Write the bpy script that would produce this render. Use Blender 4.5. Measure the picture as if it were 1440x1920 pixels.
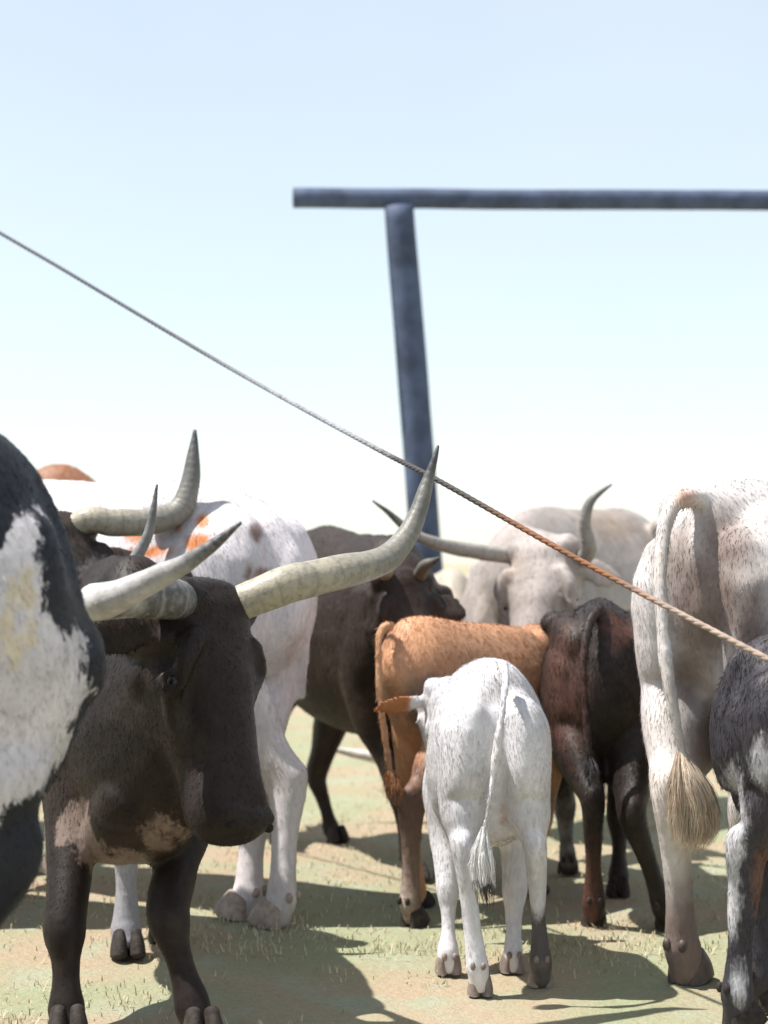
import bpy, bmesh, math, random
import numpy as np
from mathutils import Vector, noise as mnoise

# ------------------------------------------------------------------ clear
for o in list(bpy.data.objects):
    bpy.data.objects.remove(o, do_unlink=True)
scene = bpy.context.scene
COL = scene.collection
rng = np.random.default_rng(7)
random.seed(7)

# ------------------------------------------------------------------ camera
CAM_H, FPX, HORIZON = 1.15, 3600.0, 1055.0
cam_data = bpy.data.cameras.new('camera')
cam = bpy.data.objects.new('camera', cam_data)
COL.objects.link(cam)
cam.location = (0, 0, CAM_H)
cam.rotation_euler = (math.radians(90), 0, 0)
cam_data.sensor_fit = 'HORIZONTAL'
cam_data.sensor_width = 36.0
cam_data.lens = 36.0 * FPX / 1440.0
cam_data.shift_y = (HORIZON - 960.0) / 1440.0
cam_data.clip_start = 0.05
cam_data.clip_end = 3000
cam_data.dof.use_dof = True
cam_data.dof.focus_distance = 4.95
cam_data.dof.aperture_fstop = 3.6
scene.camera = cam
scene.render.resolution_x = 768
scene.render.resolution_y = 1024

# ------------------------------------------------------------------ sky and sun
SUN = Vector((-0.43, 0.0, 0.90)).normalized()
world = bpy.data.worlds.new('World')
scene.world = world
world.use_nodes = True
wn = world.node_tree.nodes
wl = world.node_tree.links
bg = wn['Background']
sky = wn.new('ShaderNodeTexSky')
sky.sky_type = 'NISHITA'
sky.sun_disc = False
sky.sun_elevation = math.asin(SUN.z)
sky.sun_rotation = math.atan2(SUN.x, SUN.y)
sky.altitude = 300
sky.air_density = 1.0
sky.dust_density = 0.4
sky.ozone_density = 1.2
veil = wn.new('ShaderNodeMix')                  # thin even white haze over the whole sky
veil.data_type = 'RGBA'
veil.inputs[0].default_value = 0.62
veil.inputs[7].default_value = (5.25, 5.5, 5.35, 1)
wtc = wn.new('ShaderNodeTexCoord')
wno = wn.new('ShaderNodeTexNoise')               # the veil is a little thicker here and there
wno.inputs['Scale'].default_value = 3.2
wno.inputs['Detail'].default_value = 5.0
wno.inputs['Roughness'].default_value = 0.5
wmr = wn.new('ShaderNodeMapRange')
for i_, x_ in enumerate((0.3, 0.7, 0.48, 0.60)):
    wmr.inputs[i_ + 1].default_value = x_
wl.new(wtc.outputs['Generated'], wno.inputs['Vector'])
wl.new(wno.outputs[0], wmr.inputs[0])
wl.new(wmr.outputs[0], veil.inputs[0])
wl.new(sky.outputs[0], veil.inputs[6])
wl.new(veil.outputs[2], bg.inputs[0])
bg.inputs[1].default_value = 0.12

sun_data = bpy.data.lights.new('sun', 'SUN')
sun_data.energy = 5.0
sun_data.angle = math.radians(0.6)
sun_data.color = (1.0, 0.955, 0.89)
sun = bpy.data.objects.new('sun', sun_data)
COL.objects.link(sun)
sun.rotation_euler = (-SUN).to_track_quat('-Z', 'Y').to_euler()
sun.location = (-6, 3, 12)

scene.view_settings.view_transform = 'Standard'
scene.view_settings.look = 'None'
scene.view_settings.gamma = 1.0
scene.view_settings.use_curve_mapping = False
scene.view_settings.exposure = 0.7


def W(px, py, Y):
    """photograph pixel + distance in metres -> place in the pasture"""
    return np.array([(px - 720.0) / FPX * Y, Y, CAM_H + (HORIZON - py) / FPX * Y])


def XY(px, Y):
    return np.array([(px - 720.0) / FPX * Y, Y])


# ------------------------------------------------------------------ materials
def new_mat(name):
    m = bpy.data.materials.new(name)
    m.use_nodes = True
    nt = m.node_tree
    return m, nt, nt.nodes, nt.links, nt.nodes['Principled BSDF']


def math_node(nt, op, a, b=None):
    n = nt.nodes.new('ShaderNodeMath')
    n.operation = op
    for i, v in enumerate((a, b)):
        if v is None:
            continue
        if isinstance(v, (int, float)):
            n.inputs[i].default_value = v
        else:
            nt.links.new(v, n.inputs[i])
    return n.outputs[0]


def mix_col(nt, fac, a, b, blend='MIX'):
    n = nt.nodes.new('ShaderNodeMix')
    n.data_type = 'RGBA'
    n.blend_type = blend
    for sock, v in ((n.inputs[0], fac), (n.inputs[6], a), (n.inputs[7], b)):
        if isinstance(v, (int, float)):
            sock.default_value = v
        elif isinstance(v, tuple):
            sock.default_value = (v[0], v[1], v[2], 1)
        else:
            nt.links.new(v, sock)
    return n.outputs[2]


def noise_node(nt, vec, scale, detail=3.0, rough=0.55, dist=0.0):
    n = nt.nodes.new('ShaderNodeTexNoise')
    n.inputs['Scale'].default_value = scale
    n.inputs['Detail'].default_value = detail
    n.inputs['Roughness'].default_value = rough
    n.inputs['Distortion'].default_value = dist
    if vec is not None:
        nt.links.new(vec, n.inputs['Vector'])
    return n.outputs[0]


def map_range(nt, v, a, b, c=0.0, d=1.0, smooth=True):
    n = nt.nodes.new('ShaderNodeMapRange')
    if smooth:
        n.interpolation_type = 'SMOOTHSTEP'
    nt.links.new(v, n.inputs[0])
    for i, x in enumerate((a, b, c, d)):
        n.inputs[i + 1].default_value = x
    return n.outputs[0]


def coords(nt, scale=(1, 1, 1)):
    t = nt.nodes.new('ShaderNodeTexCoord')
    mp = nt.nodes.new('ShaderNodeMapping')
    mp.inputs['Scale'].default_value = scale
    nt.links.new(t.outputs['Object'], mp.inputs[0])
    return mp.outputs[0]


def coat_material(name, base, c1=None, c2=None, edge=0.012, ragged=0.10, sheen=0.0, mottled=0.22, dust=None, gloss=0.55):
    """hide: base colour with up to two patch colours; patch fields m1 / m2 are smooth attributes"""
    m, nt, N, L, P = new_mat(name)
    v = coords(nt)
    hair = coords(nt, (95, 95, 26))
    n_big = noise_node(nt, v, 4.0, 4.0, 0.6)
    n_rag = noise_node(nt, v, 16.0, 5.0, 0.62, 0.4)
    n_hair = noise_node(nt, hair, 1.0, 3.0, 0.6, 0.6)
    col = mix_col(nt, map_range(nt, n_big, 0.35, 0.68), base,
                  tuple(min(1.0, c * (1 - mottled)) for c in base))
    for key, c in (('m1', c1), ('m2', c2)):
        if c is None:
            continue
        at = N.new('ShaderNodeAttribute')
        at.attribute_name = key
        rag = math_node(nt, 'MULTIPLY', math_node(nt, 'SUBTRACT', n_rag, 0.5), ragged)
        hr = math_node(nt, 'MULTIPLY', math_node(nt, 'SUBTRACT', n_hair, 0.5), 0.03)
        f = map_range(nt, math_node(nt, 'ADD', math_node(nt, 'ADD', at.outputs['Fac'], rag), hr), -edge, edge)
        cc = mix_col(nt, map_range(nt, n_big, 0.3, 0.7), c, tuple(x * (1 - mottled) for x in c))
        col = mix_col(nt, f, col, cc)
    # dust and dirt lying on the hide in drifts
    dark = sum(base) / 3 < .15
    if dust is None:
        dust = (0.13, 0.095, 0.07) if dark else (0.46, 0.37, 0.27)
    n_dust = noise_node(nt, v, 2.6, 6.0, 0.68, 0.8)
    col = mix_col(nt, map_range(nt, n_dust, 0.46, 0.78, 0.0, 0.30 if dark else 0.34), col, dust)
    grain = map_range(nt, n_hair, 0.25, 0.75, 0.82, 1.10, False)
    g = N.new('ShaderNodeCombineXYZ')
    for i in range(3):
        L.new(grain, g.inputs[i])
    col = mix_col(nt, 1.0, col, g.outputs[0], 'MULTIPLY')
    tn = N.new('ShaderNodeAttribute')
    tn.attribute_name = 'tint'
    gv = map_range(nt, tn.outputs['Fac'], 0, 1, 0.72 if dark else 0.90, 1.30 if dark else 1.08, False)
    g2 = N.new('ShaderNodeCombineXYZ')
    for i in range(3):
        L.new(gv, g2.inputs[i])
    col = mix_col(nt, 1.0, col, g2.outputs[0], 'MULTIPLY')
    L.new(col, P.inputs['Base Color'])
    P.inputs['Roughness'].default_value = gloss
    P.inputs['Specular IOR Level'].default_value = 0.22
    P.inputs['Sheen Weight'].default_value = sheen
    P.inputs['Sheen Roughness'].default_value = 0.5
    bp = N.new('ShaderNodeBump')
    bp.inputs['Strength'].default_value = 0.25
    bp.inputs['Distance'].default_value = 0.004
    L.new(n_hair, bp.inputs['Height'])
    bp2 = N.new('ShaderNodeBump')
    bp2.inputs['Strength'].default_value = 0.2
    bp2.inputs['Distance'].default_value = 0.02
    L.new(noise_node(nt, v, 11.0, 3.0, 0.5), bp2.inputs['Height'])
    L.new(bp.outputs[0], bp2.inputs['Normal'])
    L.new(bp2.outputs[0], P.inputs['Normal'])
    return m


def horn_material(name, root, mid, tip, span=(0.1, 0.55)):
    m, nt, N, L, P = new_mat(name)
    at = N.new('ShaderNodeAttribute')
    at.attribute_name = 'along'
    v = coords(nt)
    n1 = noise_node(nt, v, 9.0, 4.0, 0.6)
    n2 = noise_node(nt, v, 60.0, 4.0, 0.6)
    t = math_node(nt, 'ADD', at.outputs['Fac'], math_node(nt, 'MULTIPLY', math_node(nt, 'SUBTRACT', n1, 0.5), 0.5))
    c = mix_col(nt, map_range(nt, t, span[0], span[1]), root, mid)
    c = mix_col(nt, map_range(nt, t, 0.6, 0.98), c, tip)
    c = mix_col(nt, map_range(nt, n2, 0.42, 0.72, 0.0, 0.5), c, tuple(x * 0.5 for x in mid))
    ring = N.new('ShaderNodeTexNoise')               # growth rings: noise that runs only along the horn
    ring.inputs['Scale'].default_value = 1.0
    ring.inputs['Detail'].default_value = 4.0
    rc = N.new('ShaderNodeCombineXYZ')
    L.new(math_node(nt, 'ADD', math_node(nt, 'MULTIPLY', at.outputs['Fac'], 34.0), math_node(nt, 'MULTIPLY', n1, 2.0)), rc.inputs[0])
    L.new(rc.outputs[0], ring.inputs['Vector'])
    c = mix_col(nt, map_range(nt, ring.outputs[0], 0.48, 0.68, 0.0, 0.45), c, tuple(x * 0.6 for x in mid))
    L.new(c, P.inputs['Base Color'])
    P.inputs['Roughness'].default_value = 0.48
    P.inputs['Specular IOR Level'].default_value = 0.4
    bp = N.new('ShaderNodeBump')
    bp.inputs['Strength'].default_value = 0.5
    bp.inputs['Distance'].default_value = 0.004
    w = N.new('ShaderNodeTexWave')
    w.inputs['Scale'].default_value = 1.0
    w.inputs['Distortion'].default_value = 4.0
    cx = N.new('ShaderNodeCombineXYZ')
    L.new(math_node(nt, 'MULTIPLY', at.outputs['Fac'], 9.0), cx.inputs[0])
    L.new(cx.outputs[0], w.inputs[0])
    L.new(math_node(nt, 'ADD', math_node(nt, 'MULTIPLY', w.outputs['Fac'], 0.22), n2), bp.inputs['Height'])
    L.new(bp.outputs[0], P.inputs['Normal'])
    return m


def plain_material(name, c, rough=0.6, spec=0.3, var=0.35, scale=30.0, bump=0.3, dist=0.004):
    m, nt, N, L, P = new_mat(name)
    v = coords(nt)
    n = noise_node(nt, v, scale, 4.0, 0.6)
    L.new(mix_col(nt, map_range(nt, n, 0.3, 0.7), c, tuple(x * (1 - var) for x in c)), P.inputs['Base Color'])
    P.inputs['Roughness'].default_value = rough
    P.inputs['Specular IOR Level'].default_value = spec
    if bump:
        b = N.new('ShaderNodeBump')
        b.inputs['Strength'].default_value = bump
        b.inputs['Distance'].default_value = dist
        L.new(n, b.inputs['Height'])
        L.new(b.outputs[0], P.inputs['Normal'])
    return m


# ------------------------------------------------------------------ mesh helpers
def tag(o, label=None, cat=None, group=None, kind=None):
    if label: o['label'] = label
    if cat: o['category'] = cat
    if group: o['group'] = group
    if kind: o['kind'] = kind
    return o


def catmull(a, sub):
    """a: (n,k) rows; smooth resample"""
    a = np.asarray(a, float)
    if len(a) < 3 or sub < 2:
        return a
    p = np.vstack([2 * a[0] - a[1], a, 2 * a[-1] - a[-2]])
    out = []
    for i in range(len(a) - 1):
        p0, p1, p2, p3 = p[i], p[i + 1], p[i + 2], p[i + 3]
        for j in range(sub):
            t = j / sub
            out.append(0.5 * ((2 * p1) + (-p0 + p2) * t + (2 * p0 - 5 * p1 + 4 * p2 - p3) * t * t
                              + (-p0 + 3 * p1 - 3 * p2 + p3) * t ** 3))
    out.append(a[-1])
    return np.array(out)


def unit(v):
    v = np.asarray(v, float)
    return v / (np.linalg.norm(v) + 1e-12)


class Geo:
    def __init__(self):
        self.v, self.f, self.n = [], [], 0
        self.attr = []

    def loft(self, rows, up=(0, 0, 1), sub=4, ring=18, pinch=0.0, cap=0.55, square=1.0, tangent=None):
        """rows: (x,y,z, r_side, r_up)"""
        r = catmull(rows, sub)
        r[:, 3:5] = np.maximum(r[:, 3:5], 0.002)
        P = r[:, :3]
        T = np.gradient(P, axis=0) if tangent is None else np.tile(np.asarray(tangent, float), (len(P), 1))
        rings = []
        ts = np.linspace(0, 1, len(P))

        pts_up = [None]
        if up is None:
            t_ = unit(T[0])
            pts_up[0] = unit(np.cross(t_, (0.31, 0.83, 0.46)))

        def ringat(p, t, rs, ru):
            t = unit(t)
            if up is None:                      # carry the frame along the path
                s = unit(pts_up[0] - t * np.dot(pts_up[0], t))
                pts_up[0] = s
            else:
                s = unit(np.cross(t, up))
            u = np.cross(s, t)
            a = np.arange(ring) * 2 * math.pi / ring
            ca, sa = np.cos(a), np.sin(a)
            if square != 1.0:
                ca = np.sign(ca) * np.abs(ca) ** square
                sa = np.sign(sa) * np.abs(sa) ** square
            w = 1 - pinch * np.clip(ca, 0, 1) ** 1.3
            return p + np.outer(sa * w * rs, s) + np.outer(ca * ru, u)
        seq = []
        t0, t1 = unit(T[0]), unit(T[-1])
        if cap:
            m = min(r[0, 3], r[0, 4]) * cap
            seq += [(P[0] - t0 * m, t0, r[0, 3] * .45, r[0, 4] * .45, 0), (P[0] - t0 * m * .6, t0, r[0, 3] * .8, r[0, 4] * .8, 0)]
        for i in range(len(P)):
            seq.append((P[i], T[i], r[i, 3], r[i, 4], ts[i]))
        if cap:
            m = min(r[-1, 3], r[-1, 4]) * cap
            seq += [(P[-1] + t1 * m * .6, t1, r[-1, 3] * .8, r[-1, 4] * .8, 1), (P[-1] + t1 * m, t1, r[-1, 3] * .45, r[-1, 4] * .45, 1)]
        n0 = self.n
        for q in seq:
            self.v.append(ringat(*q[:4]))
            self.attr += [q[4]] * ring
        self.n += ring * len(seq)
        for i in range(len(seq) - 1):
            for j in range(ring):
                a = n0 + i * ring + j
                b = n0 + i * ring + (j + 1) % ring
                self.f.append((a, b, b + ring, a + ring))
        self.f.append(tuple(n0 + j for j in range(ring))[::-1])
        e = n0 + (len(seq) - 1) * ring
        self.f.append(tuple(e + j for j in range(ring)))
        return self

    def ball(self, c, r, seg=16, axes=None):
        c = np.asarray(c, float)
        r = np.asarray((r, r, r) if np.isscalar(r) else r, float)
        A = np.eye(3) if axes is None else np.array([unit(a) for a in axes])
        n0 = self.n
        pts = []
        rows = seg // 2
        for i in range(1, rows):
            th = math.pi * i / rows
            for j in range(seg):
                ph = 2 * math.pi * j / seg
                pts.append((math.sin(th) * math.cos(ph) * r[0], math.sin(th) * math.sin(ph) * r[1], math.cos(th) * r[2]))
        pts += [(0, 0, r[2]), (0, 0, -r[2])]
        pts = np.array(pts) @ A + c
        self.v.append(pts)
        self.attr += [0.0] * len(pts)
        self.n += len(pts)
        top, bot = n0 + (rows - 1) * seg, n0 + (rows - 1) * seg + 1
        for i in range(rows - 2):
            for j in range(seg):
                a = n0 + i * seg + j
                b = n0 + i * seg + (j + 1) % seg
                self.f.append((a, a + seg, b + seg, b))
        for j in range(seg):
            a, b = n0 + j, n0 + (j + 1) % seg
            self.f.append((top, a, b))
            e = n0 + (rows - 2) * seg
            self.f.append((bot, e + (j + 1) % seg, e + j))
        return self

    def mesh(self, name, base=(0, 0, 0), smooth=True):
        v = np.vstack(self.v) - np.asarray(base, float)
        me = bpy.data.meshes.new(name)
        me.from_pydata(v.tolist(), [], self.f)
        bm = bmesh.new()
        bm.from_mesh(me)
        bmesh.ops.recalc_face_normals(bm, faces=bm.faces)
        bm.to_mesh(me)
        bm.free()
        if len(self.attr) == len(me.vertices):
            at = me.attributes.new('along', 'FLOAT', 'POINT')
            at.data.foreach_set('value', np.array(self.attr, np.float32))
        if smooth:
            me.polygons.foreach_set('use_smooth', [True] * len(me.polygons))
        me.update()
        return me


def link_obj(name, me, mat, parent=None):
    o = bpy.data.objects.new(name, me)
    COL.objects.link(o)
    if mat is not None and not me.materials:
        me.materials.append(mat)
    if parent is not None:
        o.parent = parent
    return o


def fuse(geo, base, voxel, iters):
    """many overlapping lofts -> one continuous skin"""
    me = geo.mesh('raw', base)
    o = bpy.data.objects.new('raw', me)
    COL.objects.link(o)
    m = o.modifiers.new('r', 'REMESH')
    m.mode = 'VOXEL'
    m.voxel_size = voxel
    s = o.modifiers.new('s', 'SMOOTH')
    s.factor = 0.5
    s.iterations = iters
    dg = bpy.context.evaluated_depsgraph_get()
    out = bpy.data.meshes.new_from_object(o.evaluated_get(dg))
    bpy.data.objects.remove(o, do_unlink=True)
    bpy.data.meshes.remove(me)
    # keep only the largest shell (inner shells left by the remesher are dropped)
    out.polygons.foreach_set('use_smooth', [True] * len(out.polygons))
    return out


def strands(rootfn, n, seed, width=0.0035, seg=4):
    """hair as narrow tapering strips; rootfn(rng) -> (seg+1, 3) path"""
    r = np.random.default_rng(seed)
    V, F = [], []
    for k in range(n):
        path = rootfn(r)
        d = unit(r.normal(size=3))
        n0 = len(V)
        m = len(path)
        for i, p in enumerate(path):
            w = width * (1 - 0.85 * i / (m - 1))
            V.append(p - d * w)
            V.append(p + d * w)
        for i in range(m - 1):
            a = n0 + 2 * i
            F.append((a, a + 1, a + 3, a + 2))
    return np.array(V), F


# ------------------------------------------------------------------ the animal builder
M_EYE = plain_material('eye_wet', (0.010, 0.008, 0.007), 0.22, 0.4, 0.2, 20, 0)
M_HOOF = plain_material('hoof_horn', (0.050, 0.041, 0.036), 0.8, 0.2, 0.5, 55, 0.7, 0.006)
M_HOOF_PALE = plain_material('hoof_pale', (0.42, 0.33, 0.29), 0.5, 0.35, 0.4, 40, 0.4)
M_HOOF_BROWN = plain_material('hoof_brown', (0.11, 0.085, 0.075), 0.5, 0.35, 0.4, 40, 0.4)
M_HOOF_TAN = plain_material('hoof_tan', (0.27, 0.215, 0.19), 0.5, 0.35, 0.4, 40, 0.4)
M_NOSE = plain_material('nostril_skin', (0.012, 0.010, 0.010), 0.6, 0.2, 0.3, 40, 0.2)


class Beast:
    def __init__(self, name, label, H, rump, chest, group='longhorn cattle in the herd', cat='cow', voxel=0.012, iters=7, hoof=None):
        self.hoofmat = hoof or M_HOOF
        self.name, self.H, self.voxel, self.iters = name, H, voxel, iters
        self.rump, self.chest = np.asarray(rump, float), np.asarray(chest, float)
        d = self.chest - self.rump
        self.len = np.linalg.norm(d)
        f = d / self.len
        self.f = np.array([f[0], f[1], 0.0])
        self.r = np.array([f[1], -f[0], 0.0])      # the animal's own right
        mid = (self.rump + self.chest) / 2
        self.base = np.array([mid[0], mid[1], 0.0])
        self.g = Geo()
        self.root = bpy.data.objects.new(name, None)
        COL.objects.link(self.root)
        self.root.location = self.base
        self.root.empty_display_size = 0.2
        tag(self.root, label, cat, group)
        self.fields = []
        self.extra = []

    def A(self, s, side=0.0, z=0.0, fwd=0.0):
        p = self.rump + (self.chest - self.rump) * s
        return np.array([p[0], p[1], 0.0]) + self.r * side + self.f * fwd + np.array([0, 0, z])

    def trunk(self, prof, pinch=0.32, square=0.92, bones=1.0):
        """prof rows: s, top z, bottom z, half width"""
        rows = []
        for s, t, b, w in prof:
            c = self.A(s, 0, (t + b) / 2)
            rows.append((*c, w, (t - b) / 2))
        self.g.loft(rows, (0, 0, 1), 5, 28, pinch, 0.5, square, self.f)
        H = self.H
        pr = np.array(prof)
        if bones:
            pr = np.array(prof)
            for sg in (-1, 1):
                w = np.interp(.20, pr[:, 0], pr[:, 3])
                t = np.interp(.20, pr[:, 0], pr[:, 1])
                self.g.ball(self.A(.21, sg * w * .78, t - .06 * H - (1 - bones) * .03 * H), (.06 * H, .06 * H, .042 * H))
                t0 = np.interp(.03, pr[:, 0], pr[:, 1])
                w0 = np.interp(.03, pr[:, 0], pr[:, 3])
                self.g.ball(self.A(.03, sg * w0 * .60, t0 - .12 * H), (.045 * H, .045 * H, .07 * H))
                # long rump muscle from hook to pin
                a, b = self.A(.21, sg * w * .62, t - .10 * H), self.A(.02, sg * w0 * .6, t0 - .13 * H)
                self.g.loft([(*a, .06 * H, .075 * H), (*((a + b) / 2), .07 * H, .085 * H), (*b, .05 * H, .07 * H)], (0, 0, 1), 3, 14)
            # spine ridge
            self.g.loft([(*self.A(s, 0, np.interp(s, pr[:, 0], pr[:, 1]) - .030 * H), .03 * H, .036 * H)
                         for s in (0.03, .2, .4, .6, .8, .95)], (0, 0, 1), 3, 12)

    def standard_prof(self, k=1.0, belly=0.38, w=1.0):
        H = self.H
        return [(-.04, .88 * H, .66 * H, .07 * H * w), (0.0, .94 * H, .58 * H, .13 * H * w), (.08, .98 * H, .50 * H, .165 * H * w),
                (.20, 1.0 * H, .45 * H, .19 * H * w), (.38, .985 * H, (belly + .03) * H, .20 * H * w),
                (.58, .975 * H, belly * H, .215 * H * w), (.75, .985 * H, (belly + .01) * H, .195 * H * w),
                (.88, 1.0 * H, .40 * H, .165 * H * w), (1.0, .88 * H, .42 * H, .13 * H * w), (1.05, .78 * H, .48 * H, .07 * H * w)]

    def hind(self, sg, foot, hip_s=.14, hip_w=.115, hock=None, lift=0.0, thick=1.0, thigh=1.0, hair=None, hoof=True, yaw=None):
        H = self.H
        f, r = self.f, self.r
        foot = np.array([foot[0], foot[1], lift])
        hip = self.A(hip_s, sg * hip_w * H, .80 * H)
        hk = np.array(hock, float) if hock is not None else foot * [1, 1, 0] - f * .045 * H + np.array([0, 0, .335 * H + lift])
        kn = self.A(hip_s + .06, sg * (hip_w + .005) * H, .60 * H)
        low = hk - foot
        t = thick

        def mixp(a, b, k): return a * (1 - k) + b * k
        crest = self.A(hip_s + .05, sg * hip_w * .55 * H, .91 * H)
        rows = [(*crest, .035 * H * thigh, .06 * H * thigh), (*mixp(crest, hip, .5), .064 * H * thigh, .105 * H * thigh), (*hip, .085 * H * thigh, .14 * H * thigh),
                (*mixp(hip, kn, .55), .092 * H * thigh, .165 * H * thigh),
                (*mixp(mixp(hip, kn, 1.0), hk, .18), .083 * H * thigh, .145 * H * thigh),
                (*mixp(kn, hk, .52), .058 * H * t, .090 * H * t),
                (*mixp(kn, hk, .80), .040 * H * t, .058 * H * t),
                (*hk, .034 * H * t, .049 * H * t),
                (*mixp(hk, foot, .26), .026 * H * t, .034 * H * t),
                (*mixp(hk, foot, .52), .023 * H * t, .028 * H * t),
                (*(mixp(hk, foot, .74)), .028 * H * t, .031 * H * t),
                (*(mixp(hk, foot, .80)), .032 * H * t, .035 * H * t),
                (*(mixp(hk, foot, .90) + f * .008 * H), .027 * H * t, .031 * H * t),
                (*(mixp(hk, foot, .95) + f * .018 * H), .028 * H * t, .034 * H * t)]
        self.g.loft(rows, f, 3, 16, 0, .3)
        # point of the hock
        self.g.ball(hk - f * .028 * H + np.array([0, 0, .018 * H]), (.026 * H * t, .026 * H * t, .034 * H * t), 10)
        if hoof:
            self.hoof(foot + f * .018 * H, H * t, foot, hk, yaw)
        return hk

    def front(self, sg, foot, s=.90, w=.115, knee=None, lift=0.0, thick=1.0, hoof=True, yaw=None):
        H = self.H
        f = self.f
        t = thick
        foot = np.array([foot[0], foot[1], lift])
        sh = self.A(s, sg * w * H * .8, .80 * H)
        el = self.A(s + .0, sg * w * H, .50 * H)
        kn = np.array(knee, float) if knee is not None else el * .35 + foot * .65 + np.array([0, 0, (.27 * H + lift) - (el[2] * .35 + foot[2] * .65)]) + f * .012 * H

        def mixp(a, b, k): return a * (1 - k) + b * k
        rows = [(*sh, .055 * H, .11 * H), (*(mixp(sh, el, .5) + f * .02 * H), .075 * H, .125 * H), (*(el + np.array([0, 0, .05 * H])), .062 * H * t, .095 * H * t),
                (*mixp(el, kn, .25), .052 * H * t, .07 * H * t), (*mixp(el, kn, .6), .040 * H * t, .050 * H * t),
                (*mixp(el, kn, .92), .037 * H * t, .042 * H * t), (*mixp(kn, foot, .10), .036 * H * t, .040 * H * t),
                (*mixp(kn, foot, .30), .025 * H * t, .028 * H * t), (*mixp(kn, foot, .52), .023 * H * t, .027 * H * t),
                (*mixp(kn, foot, .70), .030 * H * t, .033 * H * t), (*mixp(kn, foot, .78), .031 * H * t, .034 * H * t),
                (*(mixp(kn, foot, .88) + f * .008 * H), .027 * H * t, .031 * H * t), (*(mixp(kn, foot, .94) + f * .018 * H), .028 * H * t, .034 * H * t)]
        self.g.loft(rows, f, 3, 16, 0, .3)
        if hoof:
            self.hoof(foot + f * .018 * H, H * t, foot, kn, yaw)

    def hoof(self, p, H, foot, knee, yaw=None):
        """cloven hoof: two claws"""
        g = Geo()
        f, r = self.f, self.r
        if yaw is not None:
            c, s = math.cos(yaw), math.sin(yaw)
            f = np.array([f[0] * c - f[1] * s, f[0] * s + f[1] * c, 0])
            r = np.array([f[1], -f[0], 0])
        z0 = foot[2]
        for sg in (-1, 1):
            b = p + r * sg * .0165 * H
            top = b + np.array([0, 0, .052 * H])
            rows = [(*(b + f * .010 * H + np.array([0, 0, .004])), .0175 * H, .042 * H),
                    (*(b + f * .005 * H + np.array([0, 0, .020 * H])), .0165 * H, .036 * H),
                    (*(top - f * .006 * H - np.array([0, 0, .006 * H]) - r * sg * .002 * H), .0125 * H, .024 * H)]
            g.loft(rows, f, 4, 14, 0, .5)
        for sg in ((-1, 1) if z0 < .01 else ()):    # dewclaws behind the fetlock
            q = np.asarray(knee, float) * .22 + np.asarray(foot, float) * .78
            g.ball(q - f * .0295 * H + r * sg * .0135 * H, (.0072 * H, .0072 * H, .011 * H), 10)
        g.v = [np.maximum(a, [-1e9, -1e9, 0.001 + z0]) for a in g.v]
        self.extra.append(('hoof', g, self.hoofmat, None))

    def head(self, poll, axis, nrm, hl, muzzle=1.0, ears=((1, None), (-1, None)), eyes=(1, -1), ear_len=.20, width=1.0, ear_w=.052, orbit=(1.0, 1.0)):
        """axis poll->muzzle, nrm = out of the forehead"""
        a = unit(axis)
        n = unit(np.asarray(nrm, float) - a * np.dot(nrm, a))
        b = np.cross(a, n)                          # towards the animal's left or right
        if np.dot(b, self.r) < 0 and False:
            b = -b
        k = hl / .5
        poll = np.asarray(poll, float)
        P = lambda t, s=0, d=0: poll + a * t * hl + b * s * k + n * d * k
        self.P, self.hk = P, k
        w = width
        rows = []
        for t, ww, dd in ((-.03, .072, .055), (.03, .098, .078), (.12, .110, .100), (.24, .112, .118), (.36, .112, .126), (.48, .098, .120),
                          (.60, .084, .102), (.72, .074, .086), (.82, .073 * muzzle, .078), (.90, .078 * muzzle, .074), (.965, .074 * muzzle, .062)):
            rows.append((*P(t, 0, -dd - (.012 if t < 0 else 0)), ww * k * w, dd * k))
        self.g.loft(rows, n, 4, 24, 0.12, .45, .82)
        # lower jaw and chin
        self.g.loft([(*P(.20, 0, -.20), .075 * k * w, .055 * k), (*P(.38, 0, -.215), .065 * k * w, .055 * k), (*P(.6, 0, -.172), .048 * k, .042 * k),
                     (*P(.8, 0, -.145), .046 * k * muzzle, .036 * k), (*P(.925, 0, -.135), .050 * k * muzzle, .034 * k)], n, 4, 16)
        # nose pad, nostril wings
        self.g.loft([(*P(.93, -.055 * muzzle, -.040), .030 * k, .034 * k), (*P(.955, 0, -.034), .032 * k, .036 * k), (*P(.93, .055 * muzzle, -.040), .030 * k, .034 * k)], n, 4, 16)
        for sg in (-1, 1):
            ob = orbit[0] if sg > 0 else orbit[1]
            # brow ridge over the eye socket
            self.g.loft([(*P(.20, sg * .090 * w * ob, -.034), .024 * k, .026 * k), (*P(.29, sg * .116 * w * ob, -.040), .026 * k, .026 * k), (*P(.36, sg * .120 * w * ob, -.052), .020 * k, .020 * k)], n, 3, 12)
            # cheek bone running down from the eye
            self.g.loft([(*P(.42, sg * .114 * w, -.092), .020 * k, .026 * k), (*P(.54, sg * .094 * w, -.110), .018 * k, .022 * k), (*P(.66, sg * .072, -.11), .014 * k, .018 * k)], n, 3, 10)
            self.g.ball(P(.31, sg * .068 * w, -.185), (.055 * k, .055 * k, .055 * k), 12)
            self.g.ball(P(.03, sg * .080 * w, -.07), (.05 * k,) * 3, 12)
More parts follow.
